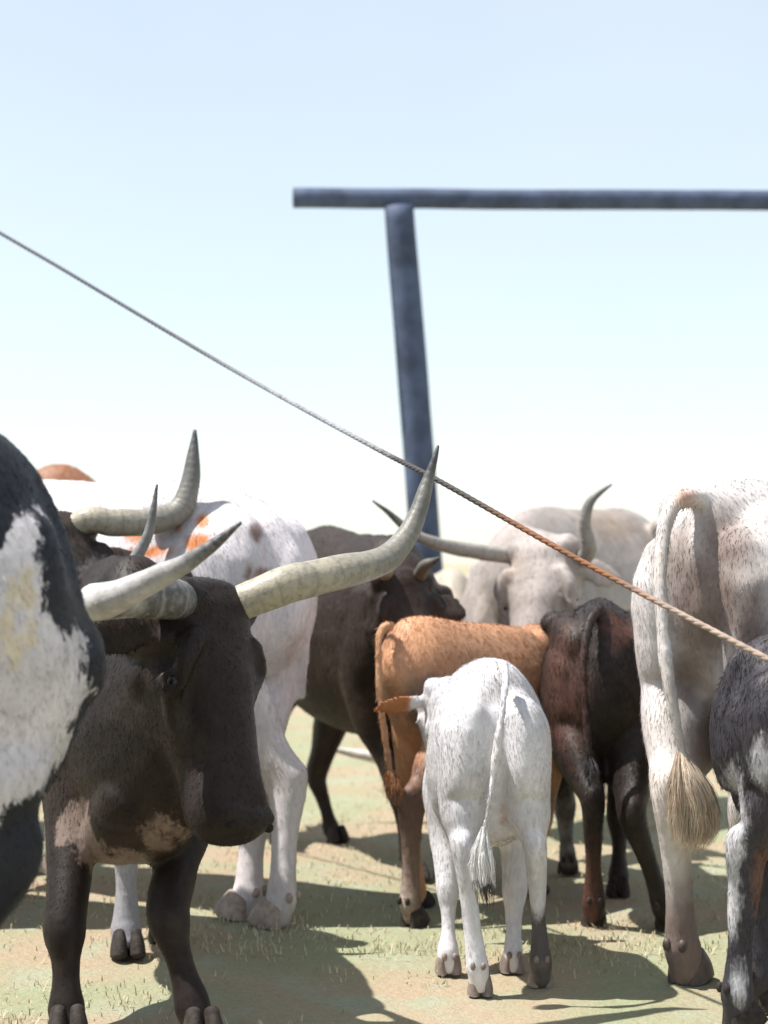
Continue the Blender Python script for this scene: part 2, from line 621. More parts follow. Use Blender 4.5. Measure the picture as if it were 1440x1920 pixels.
        for sg, dirv in ears:
            e0 = P(.13, sg * .105 * w, -.10)
            d = unit(dirv) if dirv is not None else unit(b * sg * .92 - n * .25 + a * .25)
            L_ = ear_len * k
            flat = unit(n + 0.01 * d)
            wv = np.cross(d, flat)
            er = [(*(e0), .024 * k, .022 * k), (*(e0 + d * L_ * .2), ear_w * .62 * k, .020 * k), (*(e0 + d * L_ * .45 + wv * .0), ear_w * k, .015 * k),
                  (*(e0 + d * L_ * .75), ear_w * .8 * k, .012 * k), (*(e0 + d * L_), ear_w * .22 * k, .010 * k)]
            self.g.loft(er, flat, 3, 14)
        for sg in eyes:
            g = Geo()
            c = P(.385, sg * .119 * w * (orbit[0] if sg > 0 else orbit[1]), -.078)
            out = unit(b * sg * .9 + n * .42)
            g.ball(c - out * .003 * k, (.0205 * k,) * 3, 16)
            self.extra.append(('eye', g, M_EYE, None))
            # lids belong to the skin
            lid = []
            for i in range(15):
                an = 2 * math.pi * i / 14
                q = c + out * .010 * k + a * math.cos(an) * .019 * k + np.cross(out, a) * math.sin(an) * .029 * k
                lid.append((*q, .0115 * k, .0115 * k))
            self.g.loft(lid, out, 1, 8, 0, 0)
            g2 = Geo()
            g2.ball(P(.972, sg * .050 * muzzle, -.024), (.015 * k, .012 * k, .013 * k), 12, (b * .8 + a * .3 * sg, a, n))
            self.extra.append(('nostril', g2, M_NOSE, None))

    def neck(self, rows, up=(0, 0, 1)):
        self.g.loft(rows, up, 4, 20, 0.15, .4)

    def horn(self, pts, r0, mat, tip=.004, bulge=1.0, seed=0, pw=1.6):
        g = Geo()
        n = len(pts)
        L_ = np.concatenate([[0], np.cumsum([np.linalg.norm(np.subtract(pts[i + 1], pts[i])) for i in range(n - 1)])])
        L_ /= L_[-1]
        rows = []
        for p, t in zip(pts, L_):
            r = r0 * (1 - t ** pw) ** .8 * (1 + (bulge - 1) * math.sin(t * math.pi)) + tip * t ** .3
            rows.append((*p, r, r))
        g.loft(rows, None, 8, 18, 0, .5)
        rr = np.random.default_rng(seed)
        off = rr.uniform(0, 50, 3)
        V = np.vstack(g.v)
        for i in range(len(V)):
            V[i] += np.array(mnoise.noise_vector(Vector(V[i] * 14 + off))) * .0035
        g.v = [V]
        self.extra.append(('horn', g, mat, None))

    def tail(self, pts, r0=.022, r1=.011):
        n = len(pts)
        self.g.loft([(*p, r0 + (r1 - r0) * i / (n - 1), r0 + (r1 - r0) * i / (n - 1)) for i, p in enumerate(pts)], None, 4, 12)

    def switch(self, pts, rad, mat, n=420, seed=1, fluff=1.0, tipmat=None):
        """hair tuft along a path"""
        path = catmull(np.array(pts, float), 6)
        m = len(path)

        def one(r):
            i0 = int(r.uniform(0, m * .6) * r.uniform(.4, 1))
            i1 = min(m - 1 - int(abs(r.normal()) * m * .16), i0 + int(m * r.uniform(.25, .6)))
            i1 = max(i1, i0 + 1)
            th = r.uniform(0, 2 * math.pi)
            q = math.sqrt(r.uniform(0, 1))
            cl = r.integers(0, 22)
            ca, cq = cl * 2.4, .25 + .6 * ((cl * 7) % 22) / 22
            off = np.array([math.cos(ca), math.sin(ca), 0]) * cq + np.array([math.cos(th), math.sin(th), 0]) * q * .22
            out = []
            wav, wf, ph0 = unit(r.normal(size=3)), r.uniform(4, 9), r.uniform(0, 6)
            for j in range(7):
                k = j / 6
                ii = i0 + (i1 - i0) * k
                c = path[int(ii)] * (1 - ii % 1) + path[min(m - 1, int(ii) + 1)] * (ii % 1)
                s = ii / (m - 1)
                rd = rad * (0.16 + 1.15 * math.sin(math.pi * min(1, s * 0.86 + .02)))
                out.append(c + off * rd * (1 + .25 * fluff * k) + wav * math.sin(k * wf + ph0) * rd * .16 * k + r.normal(size=3) * .002 * k)
            return np.array(out)
        V, F = strands(one, n, seed, .0016)
        me = bpy.data.meshes.new('tail_switch')
        me.from_pydata((V - self.base).tolist(), [], F)
        me.polygons.foreach_set('use_smooth', [True] * len(me.polygons))
        self.extra.append(('tail_switch', me, mat, None))
        self.g.loft([(*p, rad * .6 * (math.sin(math.pi * (.15 + .8 * i / (len(pts) - 1)))), rad * .6 * (math.sin(math.pi * (.15 + .8 * i / (len(pts) - 1)))))
                     for i, p in enumerate(pts)], None, 4, 12)

    def patch(self, slot, c, r, amp=1.0):
        r = (r, r, r) if np.isscalar(r) else r
        self.fields.append((slot, np.asarray(c, float), np.asarray(r, float), amp))

    def finish(self, mat, fur=40000, hair=.017, jit=.15):
        me = fuse(self.g, self.base, self.voxel, self.iters)
        nv, nf = len(me.vertices), len(me.polygons)
        co = np.empty(nv * 3, np.float32)
        me.vertices.foreach_get('co', co)
        co = co.reshape(-1, 3).astype(float)
        no = np.empty(nv * 3, np.float32)
        me.vertices.foreach_get('normal', no)
        no = no.reshape(-1, 3).astype(float)
        # loose hide: slow swellings and faint creases
        off = Vector((self.base[0] * 3, self.base[1], 7.0))
        dn = np.array([mnoise.noise(Vector((q[0] * 5, q[1] * 5, q[2] * 7)) + off) * .006
                       - abs(mnoise.noise(Vector((q[0] * 11, q[1] * 11, q[2] * 5)) + off)) * .005 for q in co])
        co = co + no * dn[:, None]
        loops = np.empty(len(me.loops), np.int32)
        me.loops.foreach_get('vertex_index', loops)
        starts = np.empty(nf, np.int32)
        me.polygons.foreach_get('loop_start', starts)
        tot = np.empty(nf, np.int32)
        me.polygons.foreach_get('loop_total', tot)
        area = np.empty(nf, np.float32)
        me.polygons.foreach_get('area', area)
        # short lying hair, one narrow triangle each, rooted in the skin
        r = np.random.default_rng(int(abs(self.base[0]) * 1000) + 5)
        p = area / area.sum()
        pick = r.choice(nf, fur, p=p)
        va = loops[starts[pick]]
        vb = loops[starts[pick] + 1]
        vc = loops[starts[pick] + 2]
        u, w = r.uniform(0, 1, (fur, 1)), r.uniform(0, 1, (fur, 1))
        q = co[va] + (co[vb] - co[va]) * u + (co[vc] - co[vb]) * w
        n = no[va]
        keep = q[:, 2] > .06
        q, n = q[keep], n[keep]
        m = len(q)
        lay = np.tile(np.array([0, 0, -1.0]) - self.f * .35, (m, 1)) + r.normal(size=(m, 3)) * .28
        lay -= n * (lay * n).sum(1, keepdims=True)
        lay /= np.linalg.norm(lay, axis=1, keepdims=True) + 1e-9
        d = lay + n * r.uniform(.10, .42, (m, 1))
        d /= np.linalg.norm(d, axis=1, keepdims=True)
        side = np.cross(d, n)
        side /= np.linalg.norm(side, axis=1, keepdims=True) + 1e-9
        ln = hair * r.uniform(.6, 1.4, (m, 1)) * np.clip(.45 + q[:, 2:3] / (self.H * .9), .5, 1.0)
        wd = r.uniform(.0008, .0021, (m, 1))
        q0 = q - n * .001
        hv = np.empty((m * 3, 3))
        hv[0::3] = q0 - side * wd
        hv[1::3] = q0 + side * wd
        hv[2::3] = q0 + d * ln
        allv = np.vstack([co, hv])
        jn = n + r.normal(size=(m, 3)) * jit
        jn /= np.linalg.norm(jn, axis=1, keepdims=True)
        alln = np.vstack([no, np.repeat(jn, 3, axis=0)])
        out = bpy.data.meshes.new('body')
        nl = len(loops) + 3 * m
        out.vertices.add(len(allv))
        out.vertices.foreach_set('co', allv.astype(np.float32).ravel())
        out.loops.add(nl)
        out.loops.foreach_set('vertex_index', np.concatenate([loops, nv + np.arange(3 * m, dtype=np.int32)]).astype(np.int32))
        out.polygons.add(nf + m)
        out.polygons.foreach_set('loop_start', np.concatenate([starts, len(loops) + 3 * np.arange(m)]).astype(np.int32))
        out.polygons.foreach_set('use_smooth', np.ones(nf + m, bool))
        out.update(calc_edges=True)
        out.normals_split_custom_set_from_vertices(alln.astype(np.float32))
        bpy.data.meshes.remove(me)
        wp = np.vstack([co, np.repeat(q, 3, axis=0)]) + self.base
        for slot in ('m1', 'm2'):
            val = np.full(len(wp), -1.0)
            for s, c, rr, amp in self.fields:
                if s != slot:
                    continue
                dd = (1 - np.linalg.norm((wp - c) / rr, axis=1)) * min(rr)
                val = np.maximum(val, dd)
            at = out.attributes.new(slot, 'FLOAT', 'POINT')
            at.data.foreach_set('value', val.astype(np.float32))
        tint = np.concatenate([np.full(nv, .5), np.repeat(r.uniform(0, 1, m), 3)])
        at = out.attributes.new('tint', 'FLOAT', 'POINT')
        at.data.foreach_set('value', tint.astype(np.float32))
        self.body = link_obj('body', out, mat, self.root)
        for nm, g, mt, lab in self.extra:
            mm = g.mesh(nm, self.base) if isinstance(g, Geo) else g
            o = link_obj(nm, mm, mt, self.root)
            if lab: o['label'] = lab
        return self.root
#%%SCENE
# ------------------------------------------------------------------ ground
def build_ground():
    m, nt, N, L, P = new_mat('dry_pasture')
    v = coords(nt)
    big = noise_node(nt, v, 0.9, 5.0, 0.6, 0.6)
    mid = noise_node(nt, v, 3.1, 5.0, 0.62, 0.3)
    fine = noise_node(nt, v, 38.0, 5.0, 0.7)
    c = mix_col(nt, map_range(nt, big, 0.38, 0.62), (0.285, 0.305, 0.190), (0.38, 0.295, 0.21))
    c = mix_col(nt, map_range(nt, mid, 0.48, 0.70), c, (0.32, 0.35, 0.255))
    c = mix_col(nt, map_range(nt, fine, 0.42, 0.72, 0, 0.45), c, (0.27, 0.22, 0.14))
    grit = noise_node(nt, v, 190.0, 3.0, 0.7)            # loose straw and grit
    c = mix_col(nt, map_range(nt, grit, 0.52, 0.70, 0, 0.55), c, (0.20, 0.165, 0.115))
    c = mix_col(nt, map_range(nt, noise_node(nt, v, 120.0, 2.0, 0.6, 1.5), 0.60, 0.70, 0, 0.6), c, (0.52, 0.45, 0.34))
    L.new(c, P.inputs['Base Color'])
    P.inputs['Roughness'].default_value = 0.95
    P.inputs['Specular IOR Level'].default_value = 0.1
    b = N.new('ShaderNodeBump')
    b.inputs['Strength'].default_value = 0.6
    b.inputs['Distance'].default_value = 0.03
    L.new(fine, b.inputs['Height'])
    L.new(b.outputs[0], P.inputs['Normal'])
    xs = np.concatenate([[-1500, -400, -100, -30, -10, -5], np.arange(-3, 3.4, .05), [5, 10, 30, 100, 400, 1500]])
    ys = np.concatenate([[-1500, -300, -50, -5, 1, 3], np.arange(4.0, 12, .05), [13, 15, 20, 40, 100, 400, 1500]])
    vv = []
    for y in ys:
        for x in xs:
            inside = 1.0 if (-3 < x < 3.4 and 4 <= y < 12) else 0.0
            z = inside * (mnoise.noise(Vector((x * 2.1, y * 2.1, 1))) * .006 + mnoise.noise(Vector((x * 7.5, y * 7.5, 5))) * .005) - .003
            vv.append((x, y, z))
    nx = len(xs)
    ff = [(j * nx + i, j * nx + i + 1, (j + 1) * nx + i + 1, (j + 1) * nx + i) for j in range(len(ys) - 1) for i in range(nx - 1)]
    me = bpy.data.meshes.new('ground')
    me.from_pydata(vv, [], ff)
    me.polygons.foreach_set('use_smooth', [True] * len(me.polygons))
    o = link_obj('ground', me, m)
    tag(o, kind='structure')
    # short dry grass
    gm, nt, N, L, P = new_mat('dry_grass')
    at = N.new('ShaderNodeAttribute')
    at.attribute_name = 'tint'
    c = mix_col(nt, map_range(nt, at.outputs['Fac'], 0.0, 0.5, smooth=False), (0.31, 0.33, 0.18), (0.48, 0.43, 0.29))
    c = mix_col(nt, map_range(nt, at.outputs['Fac'], 0.5, 1.0, smooth=False), c, (0.58, 0.46, 0.32))
    L.new(c, P.inputs['Base Color'])
    P.inputs['Roughness'].default_value = 0.8
    P.inputs['Specular IOR Level'].default_value = 0.15
    r = np.random.default_rng(3)
    V, F, T = [], [], []
    n_try = 52000
    ys = 4.3 + (r.uniform(0, 1, n_try) ** 1.7) * 9.5
    xs = r.uniform(-0.27, 0.27, n_try) * (ys + .4)
    for x, y in zip(xs, ys):
        d = mnoise.noise(Vector((x * 1.3, y * 1.3, 0.0))) * .6 + mnoise.noise(Vector((x * 4.5, y * 4.5, 3.0))) * .5
        if r.uniform(-.35, .55) > d - (.28 if y < 5.6 else 0):
            continue
        h = r.uniform(.006, .020) * (1 + max(0, d))
        if r.uniform() < .03:
            h *= 1.9
        an = r.uniform(0, 2 * math.pi)
        lean = r.uniform(.2, 1.3) * h
        wx, wy = -math.sin(an) * .0022, math.cos(an) * .0022
        lx, ly = math.cos(an) * lean, math.sin(an) * lean
        k = len(V)
        V += [(x - wx, y - wy, 0), (x + wx, y + wy, 0), (x + lx * .4 + wx * .7, y + ly * .4 + wy * .7, h * .65),
              (x + lx * .4 - wx * .7, y + ly * .4 - wy * .7, h * .65), (x + lx, y + ly, h)]
        F += [(k, k + 1, k + 2, k + 3), (k + 3, k + 2, k + 4)]
        t = float(np.clip(.45 + .5 * mnoise.noise(Vector((x * .9 + 9, y * .9, 1.0))) + r.normal() * .22, 0, 1))
        T += [t] * 5
    me = bpy.data.meshes.new('grass')
    me.from_pydata(V, [], F)
    a = me.attributes.new('tint', 'FLOAT', 'POINT')
    a.data.foreach_set('value', np.array(T, np.float32))
    o = link_obj('grass', me, gm)
    tag(o, 'short dry grazed grass over the pasture', 'grass', kind='stuff')


build_ground()


# ------------------------------------------------------------------ gate frame
def build_gate():
    m = plain_material('weathered_blue_grey_timber', (0.082, 0.110, 0.185), 0.7, 0.3, 0.5, 5.0, 0.6, 0.01)
    root = bpy.data.objects.new('gate_frame', None)
    COL.objects.link(root)
    Y = 11.5
    b0 = W(835, HORIZON + CAM_H * FPX / Y, Y)
    root.location = b0
    tag(root, 'tall blue-grey timber gateway with leaning post and long crossbeam behind the herd', 'gate')

    def pole(name, rows, seed):
        g = Geo()
        g.loft(rows, (0.02, 1, 0.03), 6, 22, 0, .06)
        V = np.vstack(g.v)
        for i in range(len(V)):
            V[i] += np.array(mnoise.noise_vector(Vector(V[i] * 2.2 + np.array([seed, 0, 0])))) * .005
        g.v = [V]
        link_obj(name, g.mesh(name, b0), m, root)
    pt, pm = W(748, 386, Y), W(775, 720, Y)
    bot = b0 + np.array([0, 0, -.3])
    pole('post', [(*bot, .098, .098), (*(bot * .5 + pm * .5), .096, .096), (*pm, .093, .093), (*(pm * .45 + pt * .55), .09, .09), (*pt, .088, .088)], 1)
    p2t, p2b = W(1950, 392, Y + .2), W(1935, HORIZON + CAM_H * FPX / (Y + .2) + 90, Y + .2)
    pole('post', [(*p2b, .098, .098), (*((p2t + p2b) / 2), .094, .094), (*p2t, .09, .09)], 5)
    xs = [(549, 371), (720, 372), (1000, 374), (1440, 376), (2080, 380)]
    pole('crossbeam', [(*W(x, y, Y + .2 * (x - 549) / 1500), .061, .061) for x, y in xs], 9)


build_gate()


# ------------------------------------------------------------------ horn materials
H_OLIVE = horn_material('horn_olive', (0.36, 0.325, 0.25), (0.21, 0.20, 0.175), (0.05, 0.05, 0.055))
H_GREY = horn_material('horn_grey', (0.50, 0.47, 0.44), (0.30, 0.29, 0.28), (0.05, 0.05, 0.055))
H_BENT = horn_material('horn_bent', (0.07, 0.066, 0.065), (0.52, 0.50, 0.49), (0.045, 0.045, 0.05), (0.36, 0.52))  # dark root and pale bend: shade and sunlight painted into the horn
H_DARK = horn_material('horn_dark_olive', (0.17, 0.155, 0.115), (0.13, 0.12, 0.10), (0.05, 0.05, 0.05))
H_PALE = horn_material('horn_pale', (0.42, 0.39, 0.35), (0.30, 0.275, 0.245), (0.09, 0.085, 0.08))
H_WHITE = horn_material('horn_white', (0.66, 0.62, 0.56), (0.68, 0.64, 0.60), (0.5, 0.46, 0.42))

BLACK = (0.018, 0.0155, 0.0150)
WHITE = (0.66, 0.62, 0.645)


# ---- the black cow in front, head lowered towards us
def cow_black():
    c = Beast('longhorn_cow', 'black longhorn cow with lowered head and wide upturned horns, walking towards us', 1.17,
              XY(205, 6.0), XY(262, 4.92), voxel=0.0095, iters=10)
    H = c.H
    c.trunk(c.standard_prof(belly=.40, w=1.0))
    c.front(1, XY(126, 4.66), w=.135, knee=W(122, 1735, 4.72), thick=1.28, s=.93)
    c.front(-1, XY(378, 4.64), w=.135, knee=W(312, 1712, 4.72), thick=1.28, s=.93)
    c.hind(1, XY(238, 5.62), thick=1.3, hip_w=.10)
    c.hind(-1, XY(300, 5.85), thick=1.0, hip_w=.10)
    poll = W(440, 1106, 4.62)
    tip = W(486, 1556, 4.46)
    ax = tip - poll
    c.head(poll, ax, (0.82, -0.57, 0.1), np.linalg.norm(ax), muzzle=1.14, width=1.06, ear_len=.20, orbit=(1.0, .80),
           ears=((1, (-.86, -.36, -.16)), (-1, (-.45, .85, -.1))))
    # neck, throat and the hanging brisket
    c.neck([(*c.P(.12, 0, -.12), .11, .15), (*W(348, 1268, 4.66), .125, .205), (*W(300, 1345, 4.74), .150, .275), (*W(262, 1385, 4.84), .175, .315), (*W(240, 1375, 5.0), .185, .31), (*W(240, 1340, 5.2), .185, .28)])
    c.neck([(*W(262, 1480, 4.70), .10, .10), (*W(228, 1545, 4.76), .095, .10), (*W(205, 1570, 4.90), .07, .07)], (0, 0, 1))
    c.horn([c.P(.03, -.05, -.05), W(540, 1096, 4.70), W(640, 1072, 4.78), W(720, 1050, 4.86), W(768, 995, 4.92), W(797, 918, 4.96), W(820, 836, 4.98)], .043, H_OLIVE, bulge=1.12, seed=1)
    c.horn([c.P(.06, .0, -.11), c.P(.04, .07, -.08), W(312, 1122, 4.50), W(240, 1122, 4.42), W(178, 1130, 4.32), W(206, 1124, 4.22), W(300, 1082, 4.15), W(380, 1035, 4.10), W(452, 980, 4.08)], .044, H_BENT, bulge=1.2, seed=2)
    c.tail([c.A(-.02, 0, .93 * H), c.A(-.07, 0, .80 * H), c.A(-.08, 0, .5 * H), c.A(-.07, 0, .3 * H)])
    for p in ((205, 1600, 4.78), (140, 1545, 4.76), (175, 1580, 4.76), (240, 1610, 4.76), (320, 1530, 4.70), (305, 1545, 4.72)):
        c.patch('m1', W(*p), (.062, .10, .062))
    c.patch('m2', (*XY(238, 5.62), .15), (.16, .16, .36))
    c.patch('m2', (*XY(300, 5.85), .12), (.12, .14, .3))
    c.finish(coat_material('coat_black', (0.0185, 0.0120, 0.0102), (0.22, 0.165, 0.14), (0.34, 0.33, 0.36)), fur=70000, hair=.013, jit=.10)


cow_black()


# ---- black and white cow cut by the left edge
def cow_pied():
    Y = 3.85
    c = Beast('longhorn_cow', 'black and white cow close at the left edge, only its rounded rump showing', 1.44,
              XY(118, Y), XY(-1212, Y - .25), voxel=0.013, iters=26)
    H = c.H
    s = FPX / Y

    def zz(py): return CAM_H + (HORIZON - py) / FPX * Y
    c.trunk([(-.030, zz(1150), zz(1330), .10), (-.012, zz(1075), zz(1400), .155), (.018, zz(970), zz(1460), .20), (.06, zz(862), zz(1530), .235), (.11, zz(795), zz(1560), .255),
             (.20, zz(752), zz(1600), .27), (.4, zz(760), zz(1650), .30), (.6, zz(785), zz(1680), .32), (.78, zz(775), zz(1650), .28),
             (.9, zz(765), zz(1600), .22), (1.0, zz(850), zz(1580), .16), (1.06, zz(950), zz(1500), .08)], pinch=.12, square=1.0, bones=0)
    # near hind leg swings forward, out of the frame
    c.hind(-1, XY(-260, Y - .1), hip_s=.105, hip_w=.09, hock=W(0, 1612, Y - .17), lift=.06, thick=1.25, thigh=.74)
    c.hind(1, XY(-140, Y + .15), hip_s=.12, hip_w=.09, thick=1.1, thigh=.7, hock=W(-95, 1640, Y + .15))
    c.front(-1, XY(-1020, Y - .4), thick=1.1)
    c.front(1, XY(-1090, Y - .05), thick=1.1)
    # tail lies along the rear outline
    c.tail([W(-10, 822, Y), W(48, 885, Y), W(98, 975, Y), W(135, 1090, Y), W(155, 1200, Y), W(146, 1320, Y), W(112, 1420, Y - .05), W(66, 1510, Y - .1)], .027, .020)
    poll = c.A(1.22, 0, 1.36)
    c.head(poll, c.f * .75 + np.array([0, 0, -.66]), c.f * .66 + np.array([0, 0, .75]), .55)
    c.neck([(*c.P(.10, 0, -.12), .09, .13), (*c.A(1.1, 0, 1.15), .11, .2), (*c.A(.95, 0, 1.05), .16, .30), (*c.A(.82, 0, 1.0), .18, .3)])
    for sg in (1, -1):
        q = c.P(.0, sg * .09, -.08)
        o = c.r * sg
        c.horn([q, q + o * .25 + c.f * .05, q + o * .5 + c.f * .12 + np.array([0, 0, .1]), q + o * .6 + c.f * .2 + np.array([0, 0, .32])], .04, H_GREY, seed=3 + sg)
    # white on the near side of thigh and flank, ragged black edge behind
    yn = Y - .28
    for p, r in (((30, 1020, yn), (.026, .22, .09)), ((18, 1110, yn), (.05, .2, .10)), ((60, 1215, yn), (.075, .2, .07)), ((115, 1215, yn), (.045, .2, .06)),
                 ((118, 1320, yn), (.050, .2, .13)), ((40, 1320, yn), (.12, .2, .17)), ((70, 1420, yn), (.06, .2, .09)), ((-60, 1330, yn), (.15, .2, .22))):
        c.patch('m1', W(*p), r)
    for p, r in (((14, 1150, yn), (.014, .2, .055)), ((34, 1130, yn), (.010, .2, .04)), ((22, 1215, yn), (.020, .2, .045)), ((46, 1190, yn), (.010, .2, .035))):
        c.patch('m2', W(*p), r)
    c.finish(coat_material('coat_pied', (0.016, 0.018, 0.026), (0.60, 0.57, 0.60), (0.62, 0.54, 0.43), edge=.005, ragged=.085), fur=60000)


cow_pied()


# ---- grey-brown cow behind, only horns and part of the face showing
def cow_grey():
    c = Beast('longhorn_cow', 'grey-brown longhorn behind the pied cow, its thick olive horn turned straight up', 1.30,
              (-2.55, 6.75), (-1.28, 6.22), voxel=0.012)
    H = c.H
    c.trunk(c.standard_prof())
    c.front(1, (-1.42, 6.05)); c.front(-1, (-1.38, 6.42)); c.hind(1, (-2.45, 6.5)); c.hind(-1, (-2.35, 6.85))
    poll = W(128, 962, 6.02)
    ax = W(205, 1215, 5.85) - poll
    c.head(poll, ax, (.60, -.75, .3), .52, ears=((1, None), (-1, (.86, .10, -.40))), width=1.05, ear_len=.25, ear_w=.06)
    c.neck([(*c.P(.10, 0, -.12), .10, .14), (*(c.P(.1, 0, -.12) * .5 + c.A(.95, 0, 1.0) * .5), .12, .2), (*c.A(.9, 0, .95), .16, .29), (*c.A(.75, 0, .9), .16, .28)])
    c.horn([c.P(.06, .0, -.10), W(165, 976, 6.06), W(215, 980, 6.09), W(280, 978, 6.14), W(330, 962, 6.18), W(352, 928, 6.2), W(361, 872, 6.22), W(365, 806, 6.24)], .036, H_OLIVE, bulge=1.15, seed=11, pw=3.0, tip=.006)
    c.horn([c.P(.06, .0, -.10), W(108, 1040, 5.9), W(150, 1105, 5.76), W(205, 1098, 5.70), W(252, 1050, 5.68), W(283, 985, 5.67), W(295, 910, 5.68)], .034, H_GREY, seed=12)
    c.patch('m1', c.P(.45, -.08, -.12), (.2, .2, .13))
    c.patch('m1', c.P(.6, 0, -.1), (.2, .2, .16))
    c.finish(coat_material('coat_grey_brown', (0.042, 0.032, 0.027), (0.17, 0.155, 0.155)))


cow_grey()


# ---- big white cow with red spots, walking left
def cow_white_spotted():
    c = Beast('longhorn_cow', 'tall white cow with orange-red spots on its side, rump towards us, behind the black cow', 1.46,
              XY(520, 6.28), (-1.49, 7.05), voxel=0.012, iters=12, hoof=M_HOOF_PALE)
    H = c.H
    c.trunk([(-.045, 1.22, .88, .09), (0.0, 1.30, .80, .17), (.06, 1.335, .72, .22), (.14, 1.395, .66, .255), (.22, 1.435, .62, .275), (.4, 1.425, .58, .30),
             (.58, 1.43, .54, .31), (.75, 1.44, .56, .28), (.88, 1.45, .58, .23), (1.0, 1.28, .62, .18), (1.05, 1.1, .7, .09)], pinch=.42, bones=.6)
    c.hind(-1, XY(525, 6.05), thick=1.12, thigh=1.0, hip_s=.10, hock=W(538, 1470, 6.12))
    c.hind(1, XY(462, 6.20), thick=1.15, hip_s=.10, hip_w=.08, hock=W(480, 1480, 6.25))
    c.front(-1, (-1.32, 6.72)); c.front(1, (-1.2, 7.1))
    poll = c.A(1.3, 0, 1.38)
    c.head(poll, c.f * .7 + np.array([0, 0, -.7]), c.f * .7 + np.array([0, 0, .7]), .52)
    c.neck([(*c.P(.10, 0, -.12), .09, .13), (*c.A(1.12, 0, 1.2), .11, .2), (*c.A(.95, 0, 1.05), .16, .3), (*c.A(.8, 0, 1.0), .16, .3)])
    for sg in (1, -1):
        q = c.P(.0, sg * .09, -.08)
        o = c.r * sg
        c.horn([q, q + o * .25 + c.f * .05, q + o * .45 + c.f * .12 + np.array([0, 0, .06]), q + o * .55 + c.f * .2 + np.array([0, 0, .2])], .036, H_PALE, seed=13 + sg)
    c.tail([c.A(.0, 0, 1.26), c.A(-.03, .05, 1.16), c.A(-.03, .10, .95), c.A(-.01, .12, .7)], .026, .016)
    yb = 6.28
    for p, r in (((382, 1020, yb), (.055, .3, .042)), ((386, 978, yb), (.025, .3, .028)), ((345, 990, yb + .1), (.018, .3, .02)), ((300, 1035, yb + .1), (.1, .3, .02)),
                 ((260, 1000, yb + .15), (.05, .3, .03))):
        c.patch('m1', W(*p), r)
    for p, r in (((478, 995, 6.1), (.018, .3, .032)), ((492, 1073, 6.1), (.022, .3, .014)), ((466, 1073, 6.1), (.010, .3, .018))):
        c.patch('m2', W(*p), r)
    c.finish(coat_material('coat_white_spotted', WHITE, (0.56, 0.20, 0.07), (0.26, 0.18, 0.16), ragged=.035), jit=.07)


cow_white_spotted()


# ---- red-brown animal far left, only its hump showing
def bull_brown():
    c = Beast('longhorn_bull', 'red-brown bull behind the white spotted cow, only its humped back showing', 1.50, (-2.75, 8.35), (-1.22, 8.15),
              cat='bull', voxel=0.018)
    c.trunk([(-.045, 1.25, .9, .1), (0, 1.34, .8, .18), (.08, 1.4, .7, .24), (.2, 1.45, .62, .28), (.4, 1.45, .56, .31), (.6, 1.46, .54, .32),
             (.78, 1.52, .56, .29), (.90, 1.58, .58, .23), (1.02, 1.47, .6, .18), (1.1, 1.30, .75, .1)], pinch=.45)
    for sg, a in ((1, -.12), (-1, .12)):
        c.front(sg, (-1.35, 8.18 + a)); c.hind(sg, (-2.6, 8.35 + a))
    poll = c.A(1.30, 0, 1.15)
    c.head(poll, c.f * .5 + np.array([0, 0, -.85]), c.f * .85 + np.array([0, 0, .5]), .54)
    c.neck([(*c.P(.10, 0, -.12), .11, .15), (*c.A(1.12, 0, 1.12), .14, .24), (*c.A(.95, 0, 1.1), .17, .34), (*c.A(.8, 0, 1.05), .18, .34)])
    for sg in (1, -1):
        q = c.P(.0, sg * .09, -.08)
        o = c.r * sg
        c.horn([q, q + o * .2, q + o * .34 + np.array([0, 0, .05]), q + o * .4 + np.array([0, 0, .15])], .036, H_PALE, seed=23 + sg)
    c.finish(coat_material('coat_red_brown', (0.30, 0.135, 0.075)))


bull_brown()


# ---- dark brown cow behind the black cow's horn
def cow_dark():
    c = Beast('longhorn_cow', 'dark brown cow standing between the white spotted cow and the orange calf', 1.30,
              XY(560, 8.1), XY(775, 7.0), voxel=0.012)
    H = c.H
    c.trunk([(-.045, 1.1, .8, .08), (0, 1.2, .70, .17), (.08, 1.26, .62, .22), (.2, 1.295, .56, .26), (.4, 1.28, .51, .28), (.6, 1.25, .49, .29),
             (.78, 1.25, .49, .26), (.88, 1.25, .50, .22), (1.0, 1.12, .52, .17), (1.06, 1.0, .6, .09)])
    c.hind(-1, XY(628, 7.92), thick=.98, thigh=.85, hip_w=.10, hock=W(594, 1455, 8.0))
    c.hind(1, XY(520, 7.9))
    c.front(-1, XY(830, 7.0)); c.front(1, XY(775, 6.95))
    poll = W(768, 1068, 6.80)
    ax = W(810, 1296, 6.62) - poll
    c.head(poll, ax, (.45, -.85, .2), .5, ears=((1, (-.2, .9, -.4)), (-1, (.80, -.15, -.34))), ear_len=.16, ear_w=.065)
    c.neck([(*c.P(.10, 0, -.12), .10, .14), (*(c.P(.1, 0, -.12) * .5 + c.A(.95, 0, .98) * .5), .13, .21), (*c.A(.9, 0, .92), .17, .29), (*c.A(.75, 0, .9), .18, .28)])
    c.horn([c.P(.0, -.07, -.07), W(796, 1060, 6.72), W(812, 1054, 6.66), W(824, 1046, 6.6)], .026, H_DARK, seed=31)
    c.horn([c.P(.0, .08, -.07), W(720, 1068, 6.75), W(675, 1082, 6.66), W(640, 1086, 6.58)], .030, H_OLIVE, seed=32)
    c.finish(coat_material('coat_dark_brown', (0.030, 0.020, 0.016)))


cow_dark()


